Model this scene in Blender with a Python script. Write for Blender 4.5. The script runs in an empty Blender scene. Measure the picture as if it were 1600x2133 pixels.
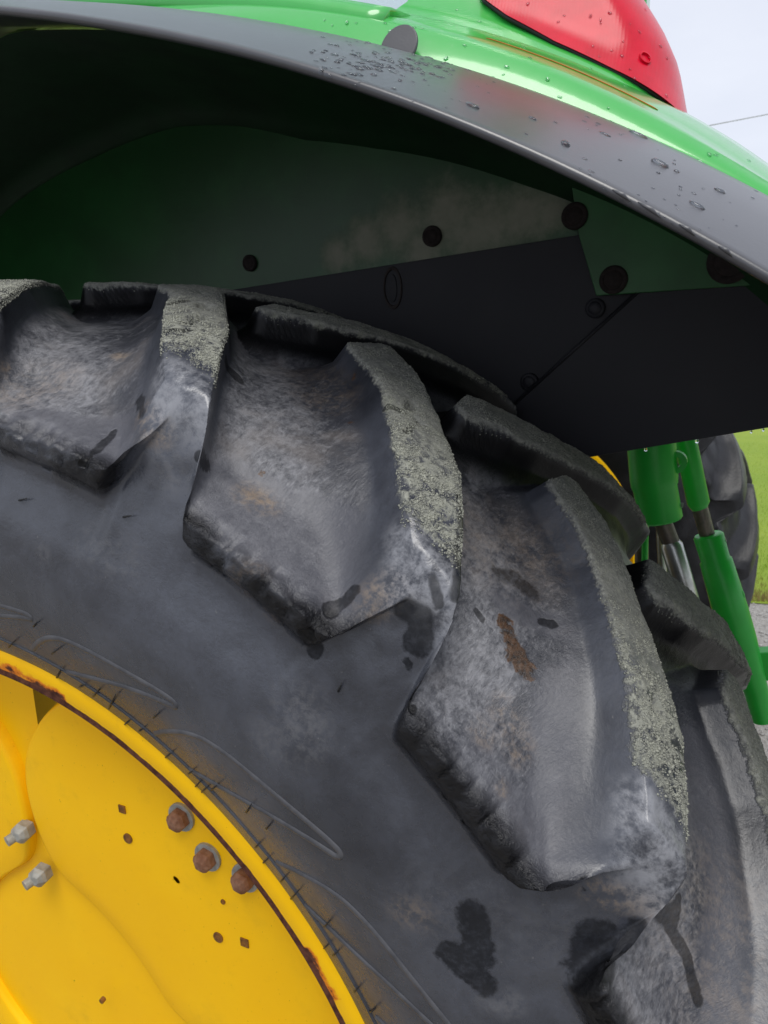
import bpy, bmesh, math, random
import numpy as np
from mathutils import Vector, Matrix
from mathutils.bvhtree import BVHTree

random.seed(7)
RNG = np.random.default_rng(7)
S = bpy.context.scene
COL = S.collection
rad = math.radians

# ------------------------------------------------------------------ camera
ZA = 0.83                                   # height of the rear axle above the ground
CAM = np.array([.731, -.4527, .8247 + ZA])
YAW, PIT, ROL, FPX = -.4407, -.2451, -.0405, 1488.3
_f = np.array([math.sin(YAW)*math.cos(PIT), math.cos(YAW)*math.cos(PIT), math.sin(PIT)])
_r = np.cross(_f, [0, 0, 1.]); _r /= np.linalg.norm(_r); _u = np.cross(_r, _f)
CR = _r*math.cos(ROL) + _u*math.sin(ROL); CU = _u*math.cos(ROL) - _r*math.sin(ROL); CF = _f
cam = bpy.data.cameras.new('camera'); camo = bpy.data.objects.new('camera', cam); COL.objects.link(camo)
camo.matrix_world = Matrix(((CR[0], CU[0], -CF[0], CAM[0]), (CR[1], CU[1], -CF[1], CAM[1]), (CR[2], CU[2], -CF[2], CAM[2]), (0, 0, 0, 1)))
cam.sensor_fit = 'VERTICAL'; cam.sensor_height = 34.6; cam.lens = FPX/2133*34.6
cam.clip_start = .02; cam.clip_end = 3000
cam.dof.use_dof = True; cam.dof.focus_distance = .66; cam.dof.aperture_fstop = 15
S.camera = camo

# ------------------------------------------------------------------ world, sun, exposure
SUN_EL, SUN_ROT = rad(66), rad(150)
W = bpy.data.worlds.new('World'); S.world = W; W.use_nodes = True
nt = W.node_tree; N = nt.nodes; Lk = nt.links
for n in list(N): N.remove(n)
out = N.new('ShaderNodeOutputWorld'); bg = N.new('ShaderNodeBackground'); Lk.new(bg.outputs[0], out.inputs[0])
bg.inputs[1].default_value = .1
sky = N.new('ShaderNodeTexSky'); sky.sky_type = 'NISHITA'; sky.sun_disc = False
sky.sun_elevation = SUN_EL; sky.sun_rotation = SUN_ROT
tc = N.new('ShaderNodeTexCoord'); mp = N.new('ShaderNodeMapping'); mp.inputs['Scale'].default_value = (1, 1, 2.5)
nz = N.new('ShaderNodeTexNoise'); nz.inputs['Scale'].default_value = 2.2; nz.inputs['Detail'].default_value = 7; nz.inputs['Roughness'].default_value = .55
cr = N.new('ShaderNodeValToRGB')
cr.color_ramp.elements[0].position = .30; cr.color_ramp.elements[0].color = (4.9, 5.15, 5.9, 1)
cr.color_ramp.elements[1].position = .72; cr.color_ramp.elements[1].color = (5.9, 6.1, 6.7, 1)
mx = N.new('ShaderNodeMix'); mx.data_type = 'RGBA'; mx.inputs[0].default_value = .9
Lk.new(tc.outputs['Generated'], mp.inputs[0]); Lk.new(mp.outputs[0], nz.inputs['Vector']); Lk.new(nz.outputs[0], cr.inputs[0])
Lk.new(sky.outputs[0], mx.inputs[6]); Lk.new(cr.outputs[0], mx.inputs[7]); Lk.new(mx.outputs[2], bg.inputs[0])
sl = bpy.data.lights.new('sun', 'SUN'); sl.energy = 1.5; sl.angle = rad(35); sl.color = (1, .97, .92)
so = bpy.data.objects.new('sun', sl); COL.objects.link(so)
# sun_rotation is measured from +Y towards +X
_d = Vector((math.sin(SUN_ROT)*math.cos(SUN_EL), math.cos(SUN_ROT)*math.cos(SUN_EL), math.sin(SUN_EL)))
so.rotation_euler = (-_d).to_track_quat('-Z', 'Y').to_euler(); so.location = (2, -4, 6)
S.view_settings.view_transform = 'Standard'; S.view_settings.look = 'None'
S.view_settings.exposure = 0.64; S.view_settings.gamma = 1
S.view_settings.use_curve_mapping = False

LAWN_Y = 4.05                               # where the gravel ends and the grass begins

# ------------------------------------------------------------------ helpers
def ray(u, v):
    """direction through photo pixel (u, v) of the 1600 x 2133 photograph"""
    return CR*(u-800)/FPX - CU*(v-1066.5)/FPX + CF
def at_y(u, v, y):
    d = ray(u, v); return Vector(CAM + d*(y-CAM[1])/d[1])

class MB:
    """collects vertices and faces of one mesh"""
    def __init__(s): s.v = []; s.f = []
    def add(s, vs, fs):
        o = len(s.v); s.v += [tuple(p) for p in vs]; s.f += [tuple(i+o for i in f) for f in fs]; return s
    def grid(s, rows, close=False):
        n = len(rows[0]); vs = [p for r in rows for p in r]; fs = []
        for i in range(len(rows)-1):
            for j in range(n-1 + (1 if close else 0)):
                k = (j+1) % n
                fs.append((i*n+j, i*n+k, (i+1)*n+k, (i+1)*n+j))
        return s.add(vs, fs)
    def tube(s, pts, rads, seg=12, caps=True):
        pts = [Vector(p) for p in pts]; rows = []
        if not hasattr(rads, '__len__'): rads = [rads]*len(pts)
        ref = None
        for i, p in enumerate(pts):
            t = (pts[min(i+1, len(pts)-1)] - pts[max(i-1, 0)])
            if t.length < 1e-9: t = pts[-1]-pts[0]
            t.normalize()
            if ref is None:
                ref = Vector((0, 0, 1)) if abs(t.z) < .9 else Vector((1, 0, 0))
            a = (ref - t*ref.dot(t)).normalized(); ref = a; b = t.cross(a)
            rows.append([p + (a*math.cos(2*math.pi*k/seg) + b*math.sin(2*math.pi*k/seg))*rads[i] for k in range(seg)])
        o = len(s.v); s.grid(rows, True)
        if caps:
            s.f.append(tuple(o+k for k in reversed(range(seg))))
            s.f.append(tuple(o+(len(rows)-1)*seg+k for k in range(seg)))
        return s
    def prism(s, poly, offs):
        """closed polygon extruded by a vector"""
        poly = [Vector(p) for p in poly]; offs = Vector(offs); n = len(poly)
        vs = poly + [p+offs for p in poly]
        fs = [tuple(range(n)), tuple(range(2*n-1, n-1, -1))] + [(i, i+n, (i+1) % n+n, (i+1) % n) for i in range(n)]
        return s.add(vs, fs)
    def box(s, c, sx, sy, sz):
        x, y, z = c
        return s.prism([(x-sx/2, y-sy/2, z-sz/2), (x+sx/2, y-sy/2, z-sz/2), (x+sx/2, y-sy/2, z+sz/2), (x-sx/2, y-sy/2, z+sz/2)], (0, sy, 0))
    def mesh(s, name):
        m = bpy.data.meshes.new(name); m.from_pydata(s.v, [], s.f); return m
    def build(s, name, mat, parent=None, smooth=None, bevel=0, label=None, fix=True):
        m = s.mesh(name)
        if fix:
            bm = bmesh.new(); bm.from_mesh(m); bmesh.ops.recalc_face_normals(bm, faces=bm.faces); bm.to_mesh(m); bm.free()
        return link(name, m, mat, parent, smooth, bevel, label)

def link(name, m, mat, parent=None, smooth=None, bevel=0, label=None):
    o = bpy.data.objects.new(name, m); COL.objects.link(o)
    if mat is not None: m.materials.append(mat)
    if parent is not None: child(o, parent)
    if smooth is not None:
        for p in m.polygons: p.use_smooth = True
        if smooth < 179: m.set_sharp_from_angle(angle=rad(smooth))
    if bevel:
        b = o.modifiers.new('bevel', 'BEVEL'); b.width = bevel; b.segments = 2; b.limit_method = 'ANGLE'; b.angle_limit = rad(35)
        if smooth is not None: b.harden_normals = False
    if label: o['label'] = label
    return o

WORLD = {}
def child(o, p):
    o.parent = p; o.matrix_parent_inverse = WORLD.get(p.name, Matrix.Identity(4)).inverted()

def tag(o, label=None, cat=None, group=None, kind=None):
    if label: o['label'] = label
    if cat: o['category'] = cat
    if group: o['group'] = group
    if kind: o['kind'] = kind
    return o

# value noise on numpy arrays
_tab = RNG.random((64, 64, 64)).astype(np.float32)
def vnoise(x, y, z):
    xi = np.floor(x).astype(int); yi = np.floor(y).astype(int); zi = np.floor(z).astype(int)
    fx = x-xi; fy = y-yi; fz = z-zi
    fx = fx*fx*(3-2*fx); fy = fy*fy*(3-2*fy); fz = fz*fz*(3-2*fz)
    def T(a, b, c): return _tab[a & 63, b & 63, c & 63]
    def l(a, b, t): return a + (b-a)*t
    return l(l(l(T(xi, yi, zi), T(xi+1, yi, zi), fx), l(T(xi, yi+1, zi), T(xi+1, yi+1, zi), fx), fy),
             l(l(T(xi, yi, zi+1), T(xi+1, yi, zi+1), fx), l(T(xi, yi+1, zi+1), T(xi+1, yi+1, zi+1), fx), fy), fz)*2-1
def fbm(P, sc, oct=3, off=0.):
    r = 0; a = 1.; t = 0
    for o in range(oct):
        r = r + a*vnoise(P[..., 0]*sc+off+o*7.3, P[..., 1]*sc+off*1.7, P[..., 2]*sc-off); t += a; a *= .5; sc *= 2.03
    return r/t
def sstep(a, b, x):
    t = np.clip((x-a)/(b-a), 0, 1); return t*t*(3-2*t)

# ------------------------------------------------------------------ materials
class NT:
    def __init__(s, name):
        s.m = bpy.data.materials.new(name); s.m.use_nodes = True; s.t = s.m.node_tree; s.n = s.t.nodes
        s.b = s.n['Principled BSDF']
    def node(s, typ, **kw):
        n = s.n.new('ShaderNode'+typ)
        for k, v in kw.items(): setattr(n, k, v)
        return n
    def put(s, sock, v):
        if v is None: return
        if isinstance(v, (int, float)): sock.default_value = v
        elif isinstance(v, (tuple, list)): sock.default_value = tuple(v) + ((1,) if len(v) == 3 and len(sock.default_value) == 4 else ())
        else: s.t.links.new(v, sock)
    def coord(s, which='Object'): return s.node('TexCoord').outputs[which]
    def attr(s, name, vec=False):
        n = s.node('Attribute', attribute_name=name); return n.outputs['Vector' if vec else 'Fac']
    def map(s, vec, scale=(1, 1, 1), rot=(0, 0, 0), loc=(0, 0, 0)):
        n = s.node('Mapping'); s.put(n.inputs[0], vec); n.inputs['Scale'].default_value = scale; n.inputs['Rotation'].default_value = rot; n.inputs['Location'].default_value = loc
        return n.outputs[0]
    def noise(s, vec, scale, detail=4, rough=.55, dist=0.):
        n = s.node('TexNoise'); s.put(n.inputs['Vector'], vec); n.inputs['Scale'].default_value = scale
        n.inputs['Detail'].default_value = detail; n.inputs['Roughness'].default_value = rough; n.inputs['Distortion'].default_value = dist
        return n.outputs[0]
    def voro(s, vec, scale, feat='F1'):
        n = s.node('TexVoronoi', feature=feat); s.put(n.inputs['Vector'], vec); n.inputs['Scale'].default_value = scale; return n.outputs[0]
    def math(s, op, a, b=None, c=None, clamp=False):
        n = s.node('Math', operation=op, use_clamp=clamp)
        s.put(n.inputs[0], a); s.put(n.inputs[1], b); s.put(n.inputs[2], c); return n.outputs[0]
    def mul(s, a, b): return s.math('MULTIPLY', a, b)
    def addv(s, a, b): return s.math('ADD', a, b)
    def ramp(s, v, lo, hi, a=0., b=1.):
        n = s.node('MapRange', interpolation_type='SMOOTHSTEP'); s.put(n.inputs[0], v)
        n.inputs[1].default_value = lo; n.inputs[2].default_value = hi; n.inputs[3].default_value = a; n.inputs[4].default_value = b
        return n.outputs[0]
    def mix(s, f, a, b):
        n = s.node('Mix', data_type='RGBA'); s.put(n.inputs[0], f); s.put(n.inputs[6], a); s.put(n.inputs[7], b); return n.outputs[2]
    def lerp(s, f, a, b):
        n = s.node('Mix', data_type='FLOAT'); s.put(n.inputs[0], f); s.put(n.inputs[2], a); s.put(n.inputs[3], b); return n.outputs[0]
    def bump(s, h, strength=.5, dist=.002, normal=None):
        n = s.node('Bump'); s.put(n.inputs['Height'], h); n.inputs['Strength'].default_value = strength; n.inputs['Distance'].default_value = dist
        if normal is not None: s.put(n.inputs['Normal'], normal)
        return n.outputs[0]
    def set(s, **kw):
        for k, v in kw.items(): s.put(s.b.inputs[k.replace('_', ' ')], v)
        return s.m

def mat_rubber():
    M = NT('tyre rubber'); P = M.coord(); U = M.attr('tuv', True)
    top = M.attr('top'); pan = M.attr('pan'); edge = M.attr('pedge'); wet = M.attr('wet'); tan = M.attr('tan'); rust = M.attr('rust'); scuff = M.attr('scuff')
    lead = M.attr('lead'); wall = M.attr('wall'); sheen = M.attr('sheen')
    n0 = M.noise(P, 3.5, 3, .5); n1 = M.noise(P, 11, 5, .6, .4); n2 = M.noise(P, 42, 6, .65, .3); n3 = M.noise(P, 180, 4, .7); n4 = M.noise(P, 640, 3, .7)
    st = M.noise(M.map(U, (34, 15, 20), rot=(0, 0, .2)), 4.6, 8, .72, .7)       # broken streaks across the floors
    st2 = M.noise(M.map(U, (120, 48, 20), rot=(0, 0, -.25)), 4.2, 5, .7, .9)
    # sidewall
    dust = M.ramp(M.addv(M.mul(n1, .40), M.addv(M.mul(n0, .45), M.mul(n2, .15))), .36, .64)
    col = M.mix(dust, (.014, .0155, .022), (.062, .068, .086))
    sc = M.mul(M.mul(scuff, .7), M.ramp(M.addv(M.mul(n3, .6), M.mul(n2, .4)), .40, .68)); col = M.mix(sc, col, (.20, .20, .21))
    speck = M.ramp(M.noise(P, 260, 2, .5), .73, .80); col = M.mix(M.mul(speck, .35), col, (.25, .24, .23))
    scr = M.noise(M.map(U, (9, 260, 20), rot=(0, 0, .5)), 2.0, 3, .6); col = M.mix(M.mul(M.ramp(scr, .66, .76), .30), col, (.13, .13, .14))
    col = M.mix(M.mul(M.ramp(n3, .30, .75), .35), col, (.028, .029, .033))
    # floors between the lugs
    pm = M.addv(M.mul(st, .42), M.addv(M.mul(st2, .14), M.addv(M.mul(n2, .26), M.mul(n1, .24))))
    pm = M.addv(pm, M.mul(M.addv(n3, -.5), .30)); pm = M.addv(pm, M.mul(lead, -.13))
    pcol = M.mix(M.ramp(pm, .38, .68), (.038, .040, .050), (.238, .240, .258))
    pcol = M.mix(M.mul(M.ramp(n1, .50, .70), .42), pcol, (.135, .112, .096))
    fleck = M.ramp(M.addv(st2, M.mul(n3, .35)), .78, .92); pcol = M.mix(M.mul(fleck, .4), pcol, (.30, .30, .305))
    pcol = M.mix(M.mul(sc, .8), pcol, (.30, .295, .29))
    sm = M.ramp(M.addv(sheen, M.mul(M.addv(M.addv(M.mul(n2, .5), M.mul(n1, .5)), -.5), 1.1)), .36, .62)
    pcol = M.mix(M.mul(sm, .72), pcol, (.075, .076, .090))
    pcol = M.mix(M.mul(wall, .5), pcol, (.030, .031, .038))  # lug walls tinted darker, deep shade put into the colour
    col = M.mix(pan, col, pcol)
    col = M.mix(M.mul(M.mul(tan, .8), M.ramp(M.addv(M.mul(n3, .5), M.mul(n2, .5)), .42, .62)), col, (.23, .165, .105))
    rm = M.ramp(M.addv(rust, M.mul(M.addv(M.addv(M.mul(n2, .5), M.mul(n3, .5)), -.5), 2.4)), .55, .75)
    col = M.mix(rm, col, M.mix(M.ramp(n3, .35, .65), (.012, .008, .006), (.085, .042, .020)))
    ch = M.mul(M.attr('chalk'), M.ramp(M.addv(M.mul(n2, .6), M.mul(n3, .4)), .36, .60)); col = M.mix(M.mul(ch, .75), col, (.27, .275, .295))
    far_shade = M.attr('far_shade'); col = M.mix(far_shade, col, (.006, .006, .007))  # far-row lug walls painted near black to stand for deep shadow
    # broken black edges
    ecol = M.mix(M.ramp(n2, .45, .75), (.004, .004, .005), (.016, .016, .019))
    col = M.mix(M.mul(edge, M.ramp(M.addv(n1, M.mul(n2, .5)), .40, .80, .45, 1.)), col, ecol)
    # dry grey-green crust on the lug tops
    tm = M.ramp(M.addv(top, M.mul(M.addv(M.addv(M.mul(n3, .6), M.mul(n2, .6)), -.62), 1.7)), .28, .74)
    sx_ = M.node('SeparateXYZ'); M.put(sx_.inputs[0], U); low = M.ramp(M.math('ABSOLUTE', sx_.outputs[1]), .09, .22)
    npx = M.addv(M.mul(M.noise(P, 85, 5, .72, .5), .75), M.mul(n2, .25)); tm = M.mul(tm, M.lerp(low, 1., M.ramp(npx, .42, .53)))
    tcol = M.mix(M.ramp(n3, .35, .70), (.165, .168, .150), (.300, .303, .268))
    tcol = M.mix(M.mul(M.ramp(n2, .54, .75), .4), tcol, (.42, .43, .31)); tcol = M.mix(M.mul(M.ramp(n1, .50, .68), .45), tcol, (.115, .117, .112))
    tcol = M.mix(M.mul(M.ramp(n4, .50, .75), .45), tcol, (.045, .045, .042))
    tcol = M.mix(M.mul(low, .35), tcol, (.35, .36, .285))
    col = M.mix(tm, col, tcol)
    # water stains, and shade painted dark into the lug splits
    wn = M.addv(M.addv(M.mul(n2, .45), M.addv(M.mul(n1, .35), M.mul(n3, .20))), -.5)
    wm = M.mul(M.ramp(M.addv(wet, M.mul(wn, 2.6)), .34, .66), M.ramp(n3, .25, .6, .7, 1.))
    hs = M.node('HueSaturation'); hs.inputs['Value'].default_value = .22; M.put(hs.inputs['Color'], col)
    col = M.mix(M.mul(wm, .92), col, hs.outputs[0])
    rough = M.lerp(M.ramp(n2, .3, .75), .22, .36)
    rough = M.lerp(pan, rough, M.lerp(M.ramp(n1, .42, .62), .32, .60)); rough = M.lerp(M.mul(pan, sm), rough, .47); rough = M.lerp(M.mul(wall, .6), rough, .40)
    rough = M.lerp(edge, rough, .27); rough = M.lerp(tm, rough, .95); rough = M.lerp(wm, rough, .42)
    hp = M.addv(M.mul(n3, .30), M.addv(M.mul(st2, .40), M.mul(st, .5)))
    h = M.addv(M.addv(M.mul(n2, .35), M.mul(n3, .10)), M.addv(M.mul(M.mul(pan, M.math('SUBTRACT', 1., M.mul(sm, .5))), hp), M.mul(n4, M.lerp(tm, .05, .5))))
    vo = M.voro(M.map(P, (1, 1, 1)), 190); h = M.addv(h, M.mul(M.mul(edge, M.addv(M.mul(n2, 1.6), M.addv(M.mul(n3, .9), M.mul(vo, .15)))), 1.0)); h = M.addv(h, M.mul(tm, M.mul(n3, .6)))
    h = M.mul(h, M.lerp(wm, 1., .7))
    return M.set(Base_Color=col, Roughness=rough, Normal=M.bump(h, .7, .0030), Specular_IOR_Level=M.lerp(M.math('MAXIMUM', M.mul(wm, .9), M.math('MAXIMUM', M.mul(edge, .72), M.mul(far_shade, .95))), .72, .15))

def mat_rubber_far():
    M = NT('far tyre rubber'); P = M.coord(); top = M.attr('top')
    n = M.noise(P, 14, 5, .6)
    col = M.mix(M.ramp(n, .35, .7), (.006, .006, .007), (.018, .018, .021)); col = M.mix(M.mul(top, .5), col, (.06, .06, .055))
    return M.set(Base_Color=col, Roughness=.42, Specular_IOR_Level=.35, Normal=M.bump(M.noise(P, 120, 3), .3, .003))

def mat_simple(name, col, rough=.5, metal=0., var=.25, scale=30, bump=.15, bscale=150, bdist=.001, col2=None, **kw):
    M = NT(name); P = M.coord(); n = M.noise(P, scale, 5, .6)
    c2 = col2 if col2 else tuple(c*(1-var) for c in col)
    return M.set(Base_Color=M.mix(M.ramp(n, .3, .7), col, c2), Roughness=M.lerp(n, rough*.8, min(1, rough*1.2)), Metallic=metal,
                 Normal=M.bump(M.noise(P, bscale, 3), bump, bdist), **kw)

def mat_green():
    M = NT('green paint'); P = M.coord(); n = M.noise(P, 8, 5, .6); n2 = M.noise(P, 90, 4, .6)
    col = M.mix(M.ramp(n, .35, .7), (.020, .380, .040), (.030, .400, .056))
    col = M.mix(M.mul(M.ramp(n2, .60, .75), .10), col, (.25, .34, .22))
    return M.set(Base_Color=col, Roughness=M.lerp(n2, .25, .42), Normal=M.bump(M.noise(P, 60, 2), .05, .002), Coat_Weight=.9, Coat_Roughness=.10)

def mat_green_dirty():
    M = NT('dirty green sheet'); P = M.coord(); n = M.noise(P, 7, 6, .6); n2 = M.noise(P, 45, 5, .65); g = M.attr('grime')
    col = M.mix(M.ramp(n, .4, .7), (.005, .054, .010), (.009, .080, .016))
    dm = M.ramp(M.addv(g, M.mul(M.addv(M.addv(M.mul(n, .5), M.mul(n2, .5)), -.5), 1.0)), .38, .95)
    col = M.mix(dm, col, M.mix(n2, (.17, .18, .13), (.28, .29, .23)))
    return M.set(Base_Color=col, Roughness=M.lerp(dm, .4, .8), Normal=M.bump(n2, .15, .002))

def mat_yellow():
    M = NT('yellow rim paint'); P = M.coord(); r = M.attr('rust'); n = M.noise(P, 24, 6, .65); n2 = M.noise(P, 120, 4, .7); n0 = M.noise(P, 5, 3)
    col = M.mix(M.ramp(n0, .35, .65), (.92, .50, .001), (.95, .54, .002))
    col = M.mix(M.mul(M.ramp(n, .60, .78), .18), col, (.62, .30, .01))
    col = M.mix(M.mul(M.ramp(M.addv(M.mul(n0, .6), M.mul(n, .4)), .50, .66), .22), col, (.50, .27, .02)); col = M.mix(M.mul(M.ramp(M.noise(P, 300, 2, .5), .72, .78), .5), col, (.22, .10, .01))
    rm = M.ramp(M.addv(r, M.mul(M.addv(n, -.5), .75)), .44, .50)
    om = M.ramp(M.addv(r, M.mul(M.addv(n, -.5), .75)), .36, .44)
    col = M.mix(M.mul(om, M.attr('orange')), col, (.72, .20, .008))
    col = M.mix(rm, col, M.mix(M.ramp(n2, .3, .7), (.045, .014, .010), (.13, .050, .030)))
    return M.set(Base_Color=col, Roughness=M.lerp(rm, M.lerp(n, .42, .55), .9), Normal=M.bump(M.addv(M.mul(n2, .3), M.mul(rm, -1.)), .25, .0015), Specular_IOR_Level=.18)

def mat_black_plastic():
    M = NT('black flare plastic'); P = M.coord(); n = M.noise(P, 12, 5, .6); n2 = M.noise(P, 420, 3, .6); n3 = M.noise(M.map(P, (1, 1, 1)), 70, 5, .7)
    col = M.mix(M.ramp(n, .35, .7), (.030, .030, .034), (.044, .044, .050))
    col = M.mix(M.mul(M.ramp(n3, .68, .80), .25), col, (.15, .15, .15))
    return M.set(Base_Color=col, Roughness=M.lerp(n, .29, .40), Specular_IOR_Level=.75, Coat_Weight=.3, Coat_Roughness=.24, Normal=M.bump(M.addv(n2, M.mul(n3, .4)), .10, .0008))

def mat_lens():
    M = NT('red lens'); P = M.coord(); n = M.noise(P, 30, 4, .6)
    wv = M.node('TexWave', wave_type='BANDS', bands_direction='X'); M.put(wv.inputs['Vector'], M.map(P, (1, .3, .3))); wv.inputs['Scale'].default_value = 90; wv.inputs['Distortion'].default_value = .3
    return M.set(Base_Color=M.mix(M.ramp(n, .3, .7), (.60, .003, .024), (.50, .002, .018)), Roughness=.25, Specular_IOR_Level=.28,
                 Subsurface_Weight=.15, Subsurface_Radius=(.02, .002, .002), Subsurface_Scale=.5, Normal=M.bump(wv.outputs[0], .04, .001))

def mat_ground():
    M = NT('gravel'); P = M.coord(); n = M.noise(P, 1.2, 5); v = M.voro(P, 70); n2 = M.noise(P, 55, 5, .7)
    col = M.mix(M.ramp(n2, .3, .7), (.20, .19, .175), (.36, .35, .33)); col = M.mix(M.mul(M.ramp(n, .45, .7), .4), col, (.17, .15, .12))
    return M.set(Base_Color=col, Roughness=.9, Normal=M.bump(M.addv(v, n2), .7, .012))

def mat_lawn():
    M = NT('lawn'); P = M.coord(); n = M.noise(P, .5, 6, .6); n2 = M.noise(P, 25, 5, .7)
    col = M.mix(M.ramp(n, .35, .7), (.20, .30, .022), (.28, .36, .035)); col = M.mix(M.mul(n2, .4), col, (.13, .21, .016))
    return M.set(Base_Color=col, Roughness=.9, Normal=M.bump(n2, .8, .03))

def mat_grass():
    M = NT('grass'); P = M.coord(); n = M.noise(P, 1.5, 4)
    oi = M.noise(P, 60, 2)
    col = M.mix(M.ramp(n, .35, .7), (.21, .33, .02), (.30, .40, .035)); col = M.mix(M.mul(M.ramp(oi, .5, .8), .5), col, (.26, .25, .06))
    sp_ = M.node('SeparateXYZ'); M.put(sp_.inputs[0], P); col = M.mix(M.ramp(M.addv(sp_.outputs[1], M.mul(n, .5)), LAWN_Y+.3, LAWN_Y+.9, .85, 0.), col, (.30, .22, .09))
    return M.set(Base_Color=col, Roughness=.6)

def mat_glass():
    M = NT('cab glass')
    return M.set(Base_Color=(.75, .85, .86), Roughness=.03, Transmission_Weight=.85, IOR=1.45)
def mat_water():
    M = NT('water'); return M.set(Base_Color=(.9, .95, 1), Roughness=.02, Transmission_Weight=1., IOR=1.33)

RUB = mat_rubber(); RUBF = mat_rubber_far(); GREEN = mat_green(); GDIRTY = mat_green_dirty(); YEL = mat_yellow(); BLK = mat_black_plastic(); LENS = mat_lens()
PANEL = mat_simple('black inner panel', (.011, .011, .015), .6, var=-.4, scale=10, bump=.1, Specular_IOR_Level=.4)
GASKET = mat_simple('black gasket', (.012, .012, .012), .5)
GROD = mat_simple('green rod paint', (.024, .50, .050), .38, var=.12, scale=20, bump=.06)
GCORN = mat_simple('green corner sheet', (.010, .105, .020), .45, var=.3, scale=12, bump=.1)
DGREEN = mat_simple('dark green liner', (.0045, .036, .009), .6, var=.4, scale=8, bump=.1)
RUSTY = mat_simple('rusty steel', (.16, .065, .030), .75, .2, scale=120, col2=(.28, .15, .09), bump=.5, bscale=400)
ZINC = mat_simple('zinc nut', (.24, .24, .215), .6, .25, scale=110, col2=(.36, .355, .32), bump=.3, bscale=300)
STEEL = mat_simple('worn steel rod', (.11, .10, .09), .45, .7, scale=60, col2=(.20, .17, .14), bump=.3)
CHROME = mat_simple('pale steel sleeve', (.55, .55, .52), .3, .9, scale=50)
DARKHOLE = mat_simple('dark bolt', (.016, .009, .008), .85, var=.5, scale=150)
BROWND = mat_simple('dull brown seal', (.030, .020, .018), .8, var=.5, scale=120)
DARKRUST = mat_simple('rusty hole', (.10, .04, .008), .9, scale=200, col2=(.25, .10, .01))
CAST = mat_simple('dark axle casting', (.015, .05, .018), .6)
CRUST = mat_simple('dry grey green dirt grains', (.165, .168, .148), .95, scale=220, col2=(.36, .365, .30), bump=.2)
RUBLINE = mat_simple('dusty moulded line', (.040, .041, .047), .45, scale=60, col2=(.075, .076, .083))
RUBHAIR = mat_simple('black rubber whisker', (.008, .008, .008), .5)
GLASS = mat_glass(); WATER = mat_water()

# ------------------------------------------------------------------ ground and lawn
def sheet(name, x0, x1, y0, y1, nx, ny, z, mat, amp=0., sc=1.):
    xs = np.linspace(x0, x1, nx); ys = np.linspace(y0, y1, ny)
    m = MB(); m.grid([[(x, y, z + (amp*float(fbm(np.array([[x, y, 0.]]), sc, 2)[0]) if amp else 0)) for x in xs] for y in ys])
    return m.build(name, mat, None, 179, fix=False)
g = MB(); g.grid([[(-900, -900, 0), (900, -900, 0)], [(-900, 900, 0), (900, 900, 0)]])
g = g.build('gravel_ground', mat_ground()); tag(g, kind='structure', label='pale grey gravel yard under the tractor')
# lawn edge wanders a little
xs = np.linspace(-60, 60, 241)
edge = [LAWN_Y + .10*math.sin(x*1.7) + .07*math.sin(x*4.1+1) for x in xs]
lm = MB()
lm.grid([[(x, e, .006) for x, e in zip(xs, edge)], [(x, e+.25, .03) for x, e in zip(xs, edge)], [(x, 12, .05) for x in xs], [(x, 60, .05) for x in xs], [(x*14, 850, .05) for x in xs]])
lawn = lm.build('lawn', mat_lawn(), None, 179); tag(lawn, kind='structure', label='bright green lawn beyond the gravel')
# grass blades
nb = 60000
gx = RNG.uniform(-3.2, 4.2, nb); gy = LAWN_Y + .02 + RNG.random(nb)**1.8*6.0
gy += .10*np.sin(gx*1.7) + .07*np.sin(gx*4.1+1)
h = RNG.uniform(.008, .030, nb); w = RNG.uniform(.002, .0045, nb); an = RNG.uniform(0, 2*np.pi, nb); le = RNG.uniform(.1, .7, nb)*h; la = RNG.uniform(0, 2*np.pi, nb)
gz = .01
v = np.empty((nb, 3, 3)); v[:, 0] = np.c_[gx-w*np.cos(an), gy-w*np.sin(an), np.full(nb, gz)]; v[:, 1] = np.c_[gx+w*np.cos(an), gy+w*np.sin(an), np.full(nb, gz)]
v[:, 2] = np.c_[gx+le*np.cos(la), gy+le*np.sin(la), gz+h+.03]
gm = bpy.data.meshes.new('grass')
def fast_mesh(m, V, F):
    V = np.asarray(V, np.float32).reshape(-1, 3); F = np.asarray(F, np.int32); k = F.shape[1]
    m.vertices.add(len(V)); m.vertices.foreach_set('co', V.ravel()); m.loops.add(F.size); m.loops.foreach_set('vertex_index', F.ravel())
    m.polygons.add(len(F)); m.polygons.foreach_set('loop_start', np.arange(0, F.size, k, dtype=np.int32))
    m.update(calc_edges=True); m.validate(); return m
fast_mesh(gm, v, np.arange(nb*3).reshape(-1, 3))
go = link('grass', gm, mat_grass()); tag(go, 'short bright green grass covering the lawn', 'grass', kind='stuff')
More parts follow.
